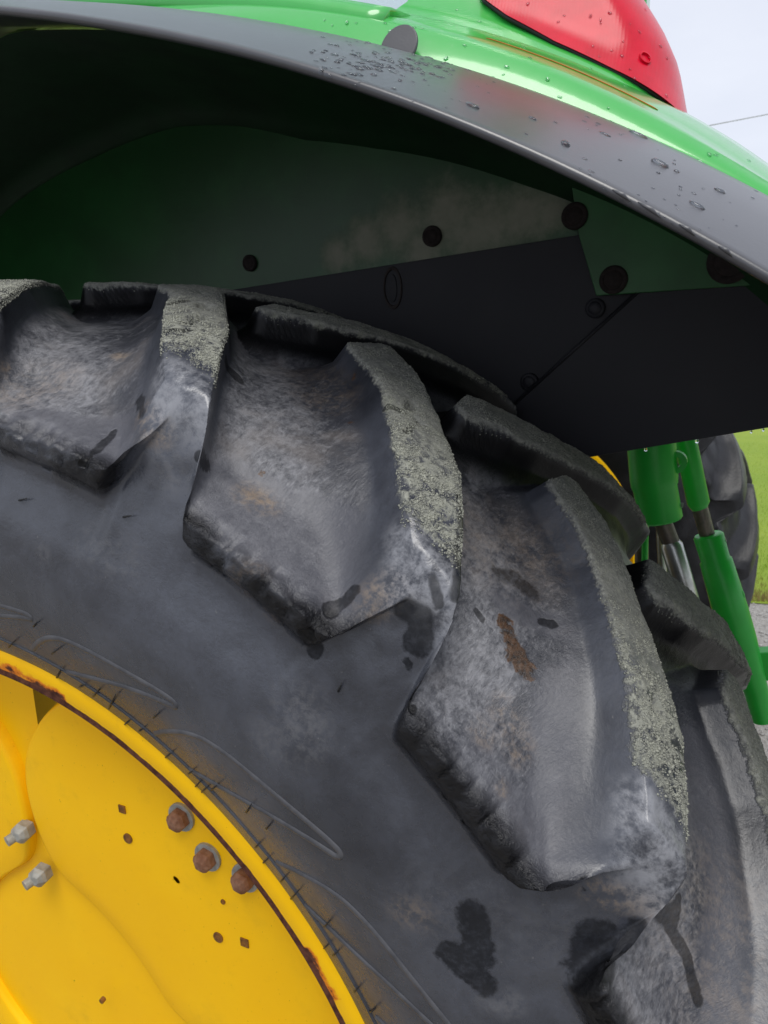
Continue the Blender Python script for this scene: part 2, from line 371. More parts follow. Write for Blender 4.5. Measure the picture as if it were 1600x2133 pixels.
# loose stones
ns = 9000
sx = RNG.uniform(-1.5, 3.2, ns); sy = RNG.uniform(.2, LAWN_Y+.1, ns); ss = RNG.uniform(.004, .013, ns)*RNG.uniform(.5, 1.3, ns)
octa = np.array([[1, 0, 0], [0, 1, 0], [-1, 0, 0], [0, -1, 0], [0, 0, 1], [0, 0, -1]], float)
of = np.array([[0, 1, 4], [1, 2, 4], [2, 3, 4], [3, 0, 4], [1, 0, 5], [2, 1, 5], [3, 2, 5], [0, 3, 5]])
V = octa[None]*(ss[:, None, None]*RNG.uniform(.6, 1.2, (ns, 6, 1)))*np.array([1, 1, .7]); V += np.c_[sx, sy, ss*.25][:, None]
F = (of[None]+(np.arange(ns)*6)[:, None, None]).reshape(-1, 3)
st = fast_mesh(bpy.data.meshes.new('loose_gravel'), V, F)
tag(link('loose_gravel', st, mat_simple('stones', (.42, .41, .39), .9, scale=40, col2=(.2, .19, .18))), 'loose pale grey stones scattered over the gravel', 'gravel', kind='stuff')

# ------------------------------------------------------------------ the tractor
tractor = bpy.data.objects.new('tractor', None); COL.objects.link(tractor); tractor.location = (0, 1.3, 0)
tractor.empty_display_size = .3
WORLD['tractor'] = Matrix.Translation((0, 1.3, 0))
tag(tractor, 'green tractor with yellow rims, big lugged rear tyre and black fender flare', 'tractor')

NL = 22; PITCH = 2*math.pi/NL; PMM = PITCH*900; YC = .265
LEAD = [(-.036, 148), (-.028, 135), (.028, 127), (.040, 136), (.065, 168), (.098, 205), (.142, 238), (.177, 266), (.208, 292), (.241, 318), (.265, 337), (.285, 352), (.30, 368), (.315, 374), (.335, 362), (.36, 352), (.44, 350)]
TRAIL = [(-.036, 152), (.005, 200), (.035, 226), (.065, 248), (.098, 274), (.131, 302), (.165, 330), (.215, 360), (.25, 383), (.28, 399), (.30, 406), (.33, 418), (.36, 428), (.44, 432)]
def wl(l): return np.interp(l, [0, .03, .065, .098, .142, .177, .208, .241, .265, .285, .30, .315, .335, .36, .44], [126, 130, 168, 205, 238, 266, 292, 318, 337, 352, 366, 371, 362, 352, 350])
def wt(l): return np.interp(l, [0, .035, .065, .098, .131, .165, .215, .25, .28, .30, .33, .36, .44], [196, 226, 248, 274, 302, 330, 360, 383, 399, 406, 418, 428, 432])
# meridian: parameter, void floor (eta, r), lug (eta, r)
PROF = np.array([
 (.00, .000, .858, .000, .900), (.20, .080, .857, .080, .899), (.40, .160, .850, .160, .8935), (.55, .215, .835, .213, .883), (.65, .250, .816, .246, .872),
 (.69, .272, .802, .263, .864), (.73, .294, .7905, .271, .848), (.757, .305, .7825, .276, .826), (.775, .305, .773, .279, .810), (.79, .300, .764, .282, .797), (.81, .291, .7555, .286, .779),
 (.85, .289, .742, .291, .752), (.90, .2955, .715, .2965, .718), (1.0, .302, .690, .302, .690), (1.1, .304, .660, .304, .660), (1.2, .301, .630, .301, .630),
 (1.3, .294, .598, .294, .598), (1.4, .284, .568, .284, .568), (1.5, .274, .543, .274, .543), (1.6, .266, .525, .266, .525), (1.65, .255, .505, .255, .505)])
def pchip(x, X, Y):
    h = np.diff(X); d = np.diff(Y)/h; m = np.zeros(len(X)); m[0] = d[0]; m[-1] = d[-1]
    for i in range(1, len(X)-1): m[i] = 0 if d[i-1]*d[i] <= 0 else 2*d[i-1]*d[i]/(d[i-1]+d[i])
    k = np.clip(np.searchsorted(X, x)-1, 0, len(X)-2); t = (x-X[k])/h[k]
    return (2*t**3-3*t**2+1)*Y[k]+(t**3-2*t**2+t)*h[k]*m[k]+(-2*t**3+3*t**2)*Y[k+1]+(t**3-t**2)*h[k]*m[k+1]
_tt = np.linspace(0, 1.65, 3301)
_cv = [pchip(_tt, PROF[:, 0], PROF[:, c]) for c in range(1, 5)]
_len = np.r_[0, np.cumsum(np.hypot(np.diff(_cv[0]), np.diff(_cv[1])))]     # arc length along the void meridian

def lug_sdf(lat, a):
    """signed distance (mm) to one lug outline, lat in m (towards its shoulder), a in mm along the tread"""
    poly = [(l*1000, x) for l, x in LEAD] + [(l*1000, x) for l, x in reversed(TRAIL)]
    px = lat*1000; d2 = np.full(px.shape, 1e12); ins = np.zeros(px.shape, bool)
    for i in range(len(poly)):
        x0, y0 = poly[i]; x1, y1 = poly[(i+1) % len(poly)]
        ex, ey = x1-x0, y1-y0; L = ex*ex+ey*ey+1e-9
        t = np.clip(((px-x0)*ex+(a-y0)*ey)/L, 0, 1)
        d2 = np.minimum(d2, (px-x0-t*ex)**2+(a-y0-t*ey)**2)
        c = ((y0 > a) != (y1 > a)) & (px < ex*(a-y0)/(ey if ey else 1e-9)+x0); ins ^= c
    d = np.sqrt(d2); return np.where(ins, -d, d)

def make_tyre(yc, fine_range, fine_cols, coarse_cols, rows_near, rows_far, mat, parent, flip=False, lug_range=None, tname='tyre', label=None):
    # rows: signed arc length along the meridian, negative = outer (near the photographer)
    srow = np.r_[-np.asarray(rows_near)[::-1], np.asarray(rows_far)[1:]]
    al = np.abs(srow); tpar = np.interp(al, _len, _tt); sgn = np.sign(srow)
    eV, rV, eL, rL = [np.interp(tpar, _tt, c) for c in _cv]
    # columns: index (pitch, half, zone, fraction)
    cols = []
    for k in range(NL):
        th = (k*PITCH + .2)                         # rough place of this pitch
        cdeg = math.degrees(th) % 360
        fl = fine_cols if (fine_range[0] <= (cdeg if cdeg < 250 else cdeg-360) <= fine_range[1]) else coarse_cols
        for half in (0, 1):
            for f in fl[0]: cols.append((k+.5*half, 0, f))
            for f in fl[1]: cols.append((k+.5*half, 1, f))
    cb = np.array([c[0] for c in cols]); cz = np.array([c[1] for c in cols]); cf = np.array([c[2] for c in cols])
    A = np.empty((len(srow), len(cols)))
    for i, l in enumerate(al):
        L, T = wl(min(l, .44)), wt(min(l, .44))
        # straighten the warp on the sidewall
        A[i] = cb*PMM + np.where(cz == 0, L+(T-L)*cf, T+(L+PMM/2-T)*cf)
    lat = np.broadcast_to(srow[:, None], A.shape)
    D = np.full(A.shape, 1e9); ID = np.zeros(A.shape, int)
    am = A % (PMM*NL)
    base = np.mod(A, PMM)
    kk = np.floor(A/PMM).astype(int)
    for side in (0, 1):                             # 0 near row, 1 far row
        ll = -lat if side == 0 else lat
        for n in (-2, -1, 0, 1):
            off = (n+.5*side)*PMM
            d = lug_sdf(ll, base-off); m = d < D
            D = np.where(m, d, D); ID = np.where(m, ((kk+n) % NL)*2+side, ID)
    TL = 38-16*sstep(.52, .72, np.broadcast_to(tpar[:, None], A.shape)); WD = 8+5*sstep(.62, .74, np.broadcast_to(tpar[:, None], A.shape))
    H = np.where(D < -9, 1., np.where(D < 0, 1-.045*(np.maximum(D+9, 0)/9)**2, np.where(D < WD, .955-.595*D/WD, np.where(D < TL, .36*((TL-np.minimum(D, TL))/(TL-WD))**2, 0))))
    th = A/900.
    tp = np.broadcast_to(tpar[:, None], A.shape)
    P0 = np.stack([np.sin(th), lat*1.0, np.cos(th)], -1)
    Pn = np.stack([np.sin(th)*.85, lat*1.0, np.cos(th)*.85], -1)
    # individual wear
    h = H
    eta = eV[:, None]*(1-h)+eL[:, None]*h; r = rV[:, None]*(1-h)+rL[:, None]*h
    inl = sstep(.35, .9, H); tread = 1-sstep(.66, .74, tp)
    r = r + inl*tread*(.0035*fbm(Pn, 16, 2, 3.)+.0018*fbm(Pn, 60, 2, 9.)) + (1-inl)*tread*(.0022*fbm(Pn, 22, 3, 5.))
    # floor slightly dished towards its outer rim
    pan = sstep(8, 16, D)*(1-sstep(.745, .775, tp))
    r = r - pan*.007*sstep(14, 52, D)*(1-sstep(.60, .72, tp)); r = r - pan*.008*np.exp(-((tp-.64)/.07)**2)*sstep(10, 40, D)
    # broken outer rim of the floors
    wander = .02*fbm(Pn, 14, 2, 21.); pe = sstep(6, 13, D)*sstep(.71, .745, tp+wander)*(1-sstep(.80, .835, tp))
    rib = fbm(np.stack([A/31., lat*0+.3, lat*0], -1), 1., 2, 2.)*.9 + .75*(np.abs(np.sin(np.pi*A/27.+5.*fbm(np.stack([A/60., lat*0, lat*0], -1), 1., 2, 12.)))**.6-.6)*(.4+.6*(fbm(Pn, 9, 1, 17.) > -.05)); fine = fbm(Pn, 130, 3, 1.)
    eta = eta + pe*(.0085*rib+.0032*fine+.001); r = r + pe*(.0085*rib+.0030*fine)
    # ragged corner at the lug ends
    en = inl*sstep(.64, .70, tp)*(1-sstep(.80, .9, tp))
    eta = eta + en*.005*fbm(Pn, 30, 3, 11.); r = r + en*.003*fbm(Pn, 36, 3, 15.)
    sw = sstep(.86, .95, tp)
    eta = eta + sw*.0004*fbm(Pn, 7, 2, 4.)
    # splits in the rubber of the lugs:  (lug id, lat, along mm, half length mm, half width)
    for (idn, l0, a0, hl, hw, ang) in SPLITS:
        if yc != YC: break
        ka = (idn//2)*PMM + a0; dx = (np.abs(lat)-l0)*1000; dy = A-ka
        ca, sa = math.cos(ang), math.sin(ang); q = dx*ca+dy*sa; p = -dx*sa+dy*ca
        r = r - .013*np.exp(-(p/(hw*1.5))**2)*np.exp(-(q/hl)**4)*(ID == idn)
    y = yc + np.broadcast_to(np.where(srow < 0, -1, 1)[:, None], A.shape)*eta*(1)
    if flip: th = -th
    X = np.stack([r*np.sin(th), y, r*np.cos(th)+ZA], -1)
    nr, nc = A.shape
    V = X.reshape(-1, 3)
    j = np.arange(nc); i = np.arange(nr-1)
    q0 = (i[:, None]*nc+j[None]); q1 = (i[:, None]*nc+((j+1) % nc)[None])
    F = np.stack([q0, q1, q1+nc, q0+nc], -1).reshape(-1, 4)
    if flip: F = F[:, ::-1]
    fn = np.cross(V[F[:, 2]]-V[F[:, 0]], V[F[:, 3]]-V[F[:, 1]])
    ctr = V[F].mean(1)
    # outward check: point from ring centre line
    rc = np.hypot(ctr[:, 0], ctr[:, 2]-ZA); core = np.stack([ctr[:, 0]/rc*.68, np.full(len(rc), yc), (ctr[:, 2]-ZA)/rc*.68+ZA], -1)
    if (np.einsum('ij,ij->i', fn, ctr-core)).mean() < 0: F = F[:, ::-1].copy(); fn = -fn
    nrm = np.zeros_like(V)
    for c in range(4): np.add.at(nrm, F[:, c], fn)
    nrm /= np.linalg.norm(nrm, axis=1)[:, None]+1e-12
    attrs = {}
    Df = D.ravel(); tf = tp.ravel(); latf = np.abs(lat).ravel()
    crust = 1-sstep(.232, .268, latf+.018*fbm(Pn, 20, 2, 8.).ravel())
    attrs['top'] = (1-sstep(-1.5, 4., Df))*crust*(1-sstep(.67, .70, tf))
    attrs['pan'] = sstep(5, 20, Df)*(1-sstep(.74, .765, tf))
    mid = (wl(np.minimum(np.abs(lat), .44))+wt(np.minimum(np.abs(lat), .44)))/2
    kid = (ID//2)+.5*(ID % 2); rel = (A-kid*PMM-mid+PMM*NL/2) % (PMM*NL)-PMM*NL/2
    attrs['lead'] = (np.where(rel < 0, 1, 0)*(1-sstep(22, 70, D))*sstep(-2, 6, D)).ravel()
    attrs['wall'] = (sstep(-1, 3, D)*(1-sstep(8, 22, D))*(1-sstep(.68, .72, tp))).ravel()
    attrs['chalk'] = (sstep(.45, .8, H)*sstep(.625, .665, tp)*(1-sstep(.73, .775, tp))*(1-attrs['top'].reshape(A.shape))).ravel()
    attrs['far_shade'] = ((ID % 2 == 1)*sstep(-1, 3, D)*(1-sstep(16, 44, D))*(1-sstep(.70, .75, tp))).ravel()
    attrs['pedge'] = pe.ravel()
    attrs['_V'] = V; attrs['_N'] = nrm; attrs['_F'] = F; attrs['_D'] = Df; attrs['_lat'] = latf; attrs['_t'] = tf; attrs['_id'] = ID.ravel()
    attrs['tuv'] = np.stack([A.ravel()/1000., lat.ravel(), np.zeros(A.size)], -1)
    return attrs

SPLITS = [(0, .125, 268, 11, 2.0, .3), (0, .172, 300, 16, 2.4, .1), (2, .115, 250, 12, 2.2, .2), (2, .135, 268, 6, 2., 1.2), (4, .19, 310, 7, 2, .4), (0, .06, 215, 9, 2, .2)]

def split_tyre(a, mat, parent, lugs, tname, label, lug_label):
    """the carcass as one part, each moulded lug as a piece of it; normals are shared so the surface stays seamless"""
    F = a['_F']; Df = a['_D']; idv = a['_id']
    md = Df[F].mean(1); tm = a['_t'][F].mean(1)
    fid = np.where((md < 7) & (tm < .80), idv[F[:, 0]], -1)
    fid = np.where(np.isin(fid, list(lugs)), fid, -1)
    def sub(name, mask, par, lab=None):
        f = F[mask]; u, inv = np.unique(f, return_inverse=True)
        m = bpy.data.meshes.new(name); fast_mesh(m, a['_V'][u], inv.reshape(-1, 4))
        m.polygons.foreach_set('use_smooth', np.ones(len(f), bool))
        m.normals_split_custom_set_from_vertices(a['_N'][u].tolist())
        for k, val in a.items():
            if k[0] == '_': continue
            at = m.attributes.new(k, 'FLOAT_VECTOR' if val.ndim == 2 else 'FLOAT', 'POINT')
            at.data.foreach_set('vector' if val.ndim == 2 else 'value', np.ascontiguousarray(val[u], np.float32).ravel())
        return link(name, m, mat, par, label=lab)
    ty = sub(tname, fid == -1, parent, label)
    for k in lugs:
        if (fid == k).any(): sub('lug', fid == k, ty)
    return ty

def spaced(*segs):
    o = [0.]
    for end, step in segs:
        n = max(1, int(round((end-o[-1])/step))); o += list(np.linspace(o[-1], end, n+1)[1:])
    return o
LMAX = float(_len[-1])
in_f = list(np.r_[0, .03, .065, .11, np.linspace(.17, .83, 9), .89, .935, .97]); gap_f = list(np.r_[0, .03, .06, .09, .125, .16, .2, .25, .31, np.linspace(.37, .69, 7), .75, .80, .84, .875, .91, .94, .97])
in_c = [0, .06, .5, .94]; gap_c = [0, .06, .13, .25, .5, .75, .87, .94]
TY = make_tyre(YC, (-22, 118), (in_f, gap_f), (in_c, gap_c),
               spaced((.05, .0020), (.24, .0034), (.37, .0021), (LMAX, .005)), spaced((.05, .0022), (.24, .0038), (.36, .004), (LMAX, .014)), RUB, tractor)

# marks on the near tyre: (photo points along the mark, radius in m) found on the tyre surface itself
bvh = BVHTree.FromPolygons([Vector(p) for p in TY['_V'].tolist()], TY['_F'].tolist())
def on_tyre(u, v):
    h = bvh.ray_cast(Vector(CAM), Vector(ray(u, v)).normalized())
    return None if h[0] is None else np.array(h[0])
def marks(lst):
    fld = np.zeros(len(TY['_V'])); V = TY['_V']
    for pts, rr, amp in lst:
        P = [on_tyre(*p) for p in pts]; P = [p for p in P if p is not None]
        if len(P) == 1: P = P*2
        for p0, p1 in zip(P[:-1], P[1:]):
            e = p1-p0; t = np.clip(((V-p0)@e)/(e@e+1e-9), 0, 1); d = np.linalg.norm(V-p0-t[:, None]*e, axis=1)
            fld = np.maximum(fld, amp*np.clip(1.5-d/rr, 0, 1))
    return fld
TY['wet'] = marks([
 ([(985, 1905), (1000, 1990)], .013, .9), ([(940, 1985), (1010, 2050)], .012, .85), ([(1245, 1950), (1215, 2060), (1240, 2133)], .018, .9), ([(1270, 1990), (1330, 1940), (1400, 1905)], .009, .95),
 ([(1415, 1870), (1395, 1930), (1430, 1990), (1455, 2090)], .0045, 1.), ([(845, 1270), (880, 1290), (870, 1340)], .011, 1.), ([(640, 1325), (655, 1355)], .007, 1.),
 ([(238, 900), (205, 935), (172, 968)], .0042, .9), ([(740, 1230), (690, 1270)], .006, .95), ([(420, 950), (430, 970)], .005, .9),
 ([(470, 750), (500, 790)], .007, 1.), ([(960, 1040), (950, 1240)], .007, .8), ([(1040, 1195), (1075, 1205), (1105, 1232)], .012, .55), ([(1130, 1295), (1150, 1300)], .005, .95),
 ([(352, 634), (388, 626)], .004, 1.), ([(345, 690), (395, 688)], .004, 1.), ([(805, 848), (835, 856)], .004, 1.), ([(845, 900), (870, 880)], .003, .9), ([(990, 1270), (1005, 1290)], .003, .9),  # short dark runs here paint shade into the rubber splits
 ([(850, 1380), (860, 1480)], .0035, 1.), ([(1215, 1830), (1218, 1855)], .003, .9), ([(290, 830), (300, 860)], .005, .9), ([(900, 1200), (915, 1260)], .005, .85)])
TY['sheen'] = marks([([(60, 940), (180, 930)], .045, 1.), ([(500, 1060), (560, 1180), (680, 1250)], .045, 1.), ([(640, 1110), (740, 1160)], .04, .9), ([(1200, 1500), (1220, 1800)], .06, .65), ([(1240, 1300), (1270, 1550)], .03, .7),
 ([(1480, 1650), (1580, 1800)], .06, 1.), ([(1000, 1600), (1150, 1780)], .04, .55), ([(1560, 1980), (1590, 2100)], .05, .9), ([(1050, 1250), (1150, 1300)], .02, .6)])
TY['rust'] = marks([([(1053, 1300), (1064, 1335)], .010, .85), ([(1076, 1365), (1096, 1392)], .012, .9), ([(1066, 1345), (1076, 1360)], .006, .7), ([(730, 880), (731, 881)], .0035, .9), ([(545, 985), (546, 986)], .004, .8), ([(740, 780), (735, 790)], .004, .7)])
TY['tan'] = marks([([(520, 1030), (550, 1050)], .012, .9), ([(240, 740), (260, 745)], .006, .7), ([(40, 820), (100, 800)], .03, .40), ([(15, 770), (16, 771)], .008, .8), ([(300, 860), (330, 900)], .012, .7), ([(780, 1250), (810, 1230)], .014, .7), ([(520, 1200), (500, 1220)], .012, .7), ([(560, 1270), (570, 1280)], .008, .6),
 ([(1050, 1480), (1080, 1560)], .012, .7), ([(1000, 1520), (1010, 1530)], .010, .6), ([(1045, 1640), (1046, 1645)], .006, .7), ([(1240, 1855), (1360, 1890)], .010, .6), ([(640, 780), (680, 830)], .03, .4), ([(1000, 1120), (1060, 1150)], .05, .35), ([(840, 1900), (870, 1905)], .012, .4), ([(1450, 1900), (1500, 2000)], .06, .3)])
TY['scuff'] = marks([([(620, 1480), (630, 1530)], .022, .75), ([(560, 1540), (600, 1560)], .02, .5), ([(430, 1140), (440, 1150)], .012, .4), ([(190, 1140), (260, 1170)], .02, .4), ([(1020, 2080), (1060, 2090)], .012, .6), ([(330, 880), (360, 980)], .018, .6), ([(820, 1220), (900, 1200)], .018, .7), ([(1400, 1780), (1380, 1830)], .012, .5),
 ([(1450, 1830), (1500, 1930), (1540, 2050)], .05, .6), ([(880, 1900), (1200, 1960)], .03, .25), ([(90, 1150), (90, 1160)], .008, .5)])
TY['pedge'] = TY['pedge']*np.clip(.42+marks([([(830, 1480), (900, 1620), (1000, 1760), (1090, 1830)], .035, 1.), ([(390, 1110), (430, 1165)], .016, .9), ([(530, 1235), (580, 1285)], .015, .8), ([(620, 1315), (690, 1325)], .020, 1.),
 ([(150, 995), (205, 990)], .018, 1.), ([(0, 960), (30, 975)], .016, .7), ([(1200, 2010), (1230, 2133)], .03, 1.)]), 0, 1)
near_vis = [k*2 for k in (21, 20, 0, 1, 2, 3, 4)] + [k*2+1 for k in (20, 21, 0, 1, 2, 3, 4)]
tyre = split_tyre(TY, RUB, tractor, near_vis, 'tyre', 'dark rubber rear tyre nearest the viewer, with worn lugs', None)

# ---- dirt grains on the lug tops
V, Nn = TY['_V'], TY['_N']; F = TY['_F']
fm = (TY['_D'][F].mean(1) < 1.5) & (TY['_t'][F].mean(1) < .67); f = F[fm]; fc = V[f].mean(1)
vis = (np.linalg.norm(fc-CAM, axis=1) < 1.15); f = f[vis]
ar = np.linalg.norm(np.cross(V[f[:, 2]]-V[f[:, 0]], V[f[:, 3]]-V[f[:, 1]]), axis=1)/2
topw = TY['top'][f].mean(1); fcn = V[f].mean(1)
dens = ar*np.clip(topw*1.3-.12, 0, 1)*np.clip(.45+1.4*fbm(fcn, 60, 3, 6.), .02, 1.6)*(1+1.2*sstep(.10, .2, TY['_lat'][f].mean(1)))
ng = 70000
pick = RNG.choice(len(f), ng, p=dens/dens.sum()); a = RNG.random((ng, 1)); b = RNG.random((ng, 1)); q = f[pick]
gp = (V[q[:, 0]]*(1-a)+V[q[:, 1]]*a)*(1-b)+(V[q[:, 3]]*(1-a)+V[q[:, 2]]*a)*b
gs = RNG.uniform(.00025, .00070, ng)*(1+.5*sstep(.10, .2, TY['_lat'][f].mean(1)))[pick]*np.where(RNG.random(ng) < .12, 1.7, 1.)
GV = octa[None]*gs[:, None, None]*RNG.uniform(.5, 1.4, (ng, 6, 1)) + gp[:, None] + Nn[q[:, 0]][:, None]*.0002
GF = (of[None]+(np.arange(ng)*6)[:, None, None]).reshape(-1, 3)
dc = link('dirt_crust', fast_mesh(bpy.data.meshes.new('dirt_crust'), GV, GF), CRUST, tyre, label='grey green gritty crust on the lug tops'); dc['kind'] = 'stuff'

# ---- moulded wedge lines on the sidewall
def sidewall(r, th, lift=0.):
    t = np.linspace(.9, 1.65, 400); rr = np.interp(t, _tt, _cv[1]); ee = np.interp(t, _tt, _cv[0])
    e = np.interp(-r, -rr, ee); return Vector((r*math.sin(th), YC-e-lift, r*math.cos(th)+ZA))
def smooth_poly(P, it=2):
    for _ in range(it):
        Q = [P[0]]
        for p, q in zip(P[:-1], P[1:]): Q += [tuple(.75*a+.25*b for a, b in zip(p, q)), tuple(.25*a+.75*b for a, b in zip(p, q))]
        P = Q+[P[-1]]
    return P
WEDGE = [(-17.6, .556), (-16.2, .576), (-14.2, .598), (-11.9, .611), (-6, .622), (-.6, .638), (.25, .638), (.3, .632), (-.5, .628), (-4.6, .603), (-9.3, .570), (-13, .549)]
for k in range(-1, 6):
    P = []
    base = smooth_poly(WEDGE, 3)
    for (p0, p1) in zip(base[:-1], base[1:]):
        for s_ in (0, .5): P.append((p0[0]+(p1[0]-p0[0])*s_, p0[1]+(p1[1]-p0[1])*s_))
    sc_ = {-1: .5, 0: .62, 1: .84, 2: 1.14, 3: 1.2}.get(k, 1.2); P = [(a_, .556+(r_-.556)*sc_) for a_, r_ in P]
    pts = [sidewall(r, rad(15.6+th)+k*PITCH, -.0026) for th, r in P]
    MB().tube(pts, [.0020]+[.0040]*(len(pts)-2)+[.0020], 12).build('moulded_line', RUBLINE, tyre, 179)
# bead line close to the rim
MB().tube([sidewall(.548, x, -.0020) for x in np.linspace(-.6, 2.2, 160)], .0035, 8).build('bead_ring', RUB, tyre, 179)

# ---- rubber whiskers left by the mould
wl_px = [((100, 1428), (122, 1405)), ((118, 1412), (134, 1390)), ((165, 1432), (185, 1422)), ((194, 1451), (213, 1432)), ((227, 1476), (248, 1442)), ((262, 1488), (300, 1447)), ((320, 1495), (338, 1480)), ((258, 1510), (276, 1498)), ((290, 1523), (303, 1515)), ((345, 1578), (363, 1564)),
 ((393, 1612), (408, 1600)), ((404, 1642), (425, 1620)), ((420, 1650), (440, 1632)), ((440, 1646), (458, 1630)), ((461, 1702), (497, 1666)), ((513, 1692), (530, 1668)), ((555, 1726), (570, 1708)), ((532, 1765), (546, 1750)), ((547, 1798), (564, 1782)), ((585, 1836), (600, 1818)),
 ((606, 1872), (627, 1848)), ((632, 1910), (662, 1868)), ((675, 1930), (693, 1910)), ((675, 1975), (690, 1958)), ((694, 1990), (709, 1974)), ((738, 2066), (752, 2048)), ((770, 2108), (788, 2092)), ((22, 1338), (78, 1285)), ((70, 1305), (85, 1292)), ((40, 1042), (64, 1036)), ((257, 1077), (281, 1071)), ((705, 1440), (717, 1418)), ((95, 1420), (118, 1400)), ((108, 1362), (130, 1348)), ((18, 1348), (40, 1330))]
for (p, q) in wl_px:
    A_, B_ = on_tyre(*p), on_tyre(*q)
    if A_ is None or B_ is None: continue
    A_, B_ = Vector(A_), Vector(B_)
    if (A_-B_).length > .06: continue
    o_ = Vector((0, -1, 0))
    MB().tube([A_, A_.lerp(B_, .35)+o_*.0022, B_+o_*.004], [.0010, .0008, .0004], 5).build('whisker', RUBHAIR, tyre, 179)

# ------------------------------------------------------------------ wheel rim
def lathe(prof, seg=180, th0=0., th1=2*math.pi, yf=lambda y: y):
    """prof: list of (y, r)"""
    m = MB(); full = abs(th1-th0-2*math.pi) < 1e-6
    ths = np.linspace(th0, th1, seg+(0 if full else 1), endpoint=not full)
    m.grid([[(r*math.sin(t), yf(y), r*math.cos(t)+ZA) for t in ths] for y, r in prof], full); return m
def pol(r, th, y): return Vector((r*math.sin(rad(th)), y, r*math.cos(rad(th))+ZA))
RIMP = [(.020, .537), (.008, .5335), (.001, .529), (-.003, .522), (-.0035, .515), (-.0025, .508), (-.0015, .5045), (-.0012, .5035), (-.0012, .4995), (-.001, .4960), (.0012, .4950), (.010, .4950), (.030, .492), (.055, .478), (.075, .466), (.14, .458), (.19, .430), (.33, .430), (.38, .462), (.47, .470), (.50, .495), (.529, .500), (.531, .530), (.51, .537)]
rim = lathe(RIMP, 300).build('rim', YEL, tractor, 50, label='yellow steel rim with chipped rusty edge')
def vattr(o, name, fn):
    m = o.data; at = m.attributes.new(name, 'FLOAT', 'POINT'); at.data.foreach_set('value', [fn(v.co) for v in m.vertices])
def rustf(c):
    r = math.hypot(c.x, c.z-ZA)
    if c.y > .004: return .05
    th = math.degrees(math.atan2(c.x, c.z-ZA))
    o_ = 5 < th < 19 or 56 < th < 63
    if o_ and c.y < .001 and .5015 <= r < .512: return .49
    return .95 if r < .5015 else (.42 if r < .504 else ((.44 if o_ else .16) if r < .506 else (.58 if o_ and r < .511 and c.y < 0 else (.36 if o_ and r < .517 and c.y < 0 else .0))))
def orangef(c):
    th = math.degrees(math.atan2(c.x, c.z-ZA)); return 1. if (3 < th < 19 or 56 < th < 63) else .15
vattr(rim, 'rust', rustf); vattr(rim, 'orange', orangef)
def dishy(r): return float(np.interp(r, [0, .06, .12, .17, .22, .30, .37, .46], [.0655, .066, .066, .0665, .067, .067, .068, .068]))
dm_ = lathe([(dishy(r), r) for r in np.r_[.001, np.linspace(.02, .458, 150)]], 720)
def slit(f):                                # narrow slots beside the pressed lobes
    c_ = sum((Vector(dm_.v[i]) for i in f), Vector())/len(f); r_ = math.hypot(c_.x, c_.z-ZA); t_ = math.degrees(math.atan2(c_.x, c_.z-ZA))
    if not .352 < r_ < .448: return False
    e_ = float(np.interp(r_, [.315, .36, .398, .427, .449], [43.6, 41.2, 37.5, 34, 30.5])); a_ = (42-t_) % 90
    return e_-.5 < a_ < 40
dm_.f = [f for f in dm_.f if not slit(f)]
disc = dm_.build('wheel_disc', YEL, tractor, 60)
# raised concentric bead on the disc
def pressed(center, name_par):
    """one pressed lobe of the wheel disc that carries the rim bolts"""
    half = [(0, .166), (14, .168), (28, .174), (37, .188), (42, .222), (43.8, .27), (43.6, .315), (41.2, .36), (37.5, .398), (34, .427), (30.5, .449), (20, .462), (0, .463)]
    pts = smooth_poly([(a, r) for a, r in half], 2)
    ring = [(-a, r) for a, r in reversed(pts[1:-1])]
    loop = pts + ring
    m = MB(); n = len(loop); c0, cr0 = 0, .33
    rows = []
    for k, (shr, dy) in enumerate([(1.012, .018), (1.007, .012), (1.0, .0055), (.992, .0012), (.975, .0), (.80, 0.), (.5, -.0008), (.2, -.001), (.02, -.001)]):
        row = []
        for a, r in loop:
            x = r*math.sin(rad(a)); z = r*math.cos(rad(a))-cr0; x *= shr; z = z*shr+cr0
            th = rad(center); X = x*math.cos(th)+z*math.sin(th); Z = -x*math.sin(th)+z*math.cos(th)
            rr = math.hypot(X, Z)
            row.append((X, .052+dy+.004*max(0, (.30-rr)/.13)**1.5, Z+ZA))
        rows.append(row)
    m.grid(rows, True)
    o = m.build('disc_lobe', YEL, disc, 60); return o
for c in (42, 132, 222, 312): pressed(c, None)

def hexbolt(p, rad_, h, mat, washer=None, wmat=None, parent=None, name='bolt', d=(0, -1, 0), dome=True):
    d = Vector(d).normalized(); a = d.orthogonal().normalized(); b = d.cross(a); p = Vector(p)
    rows = []
    for hh, s in ((0, 1), (h*.75, 1), (h, .82)) + (((h*1.25, .45),) if dome else ()):
        rows.append([p+d*hh+(a*math.cos(k*math.pi/3)+b*math.sin(k*math.pi/3))*rad_*s for k in range(6)])
    m = MB(); m.grid(rows, True); m.f.append(tuple(range((len(rows)-1)*6, len(rows)*6)))
    o = m.build(name, mat, parent, None, .0008)
    if washer:
        wm = MB().tube([p-d*.001, p+d*.003], washer, 20); wm.build('washer', wmat, parent, 40)
    return o
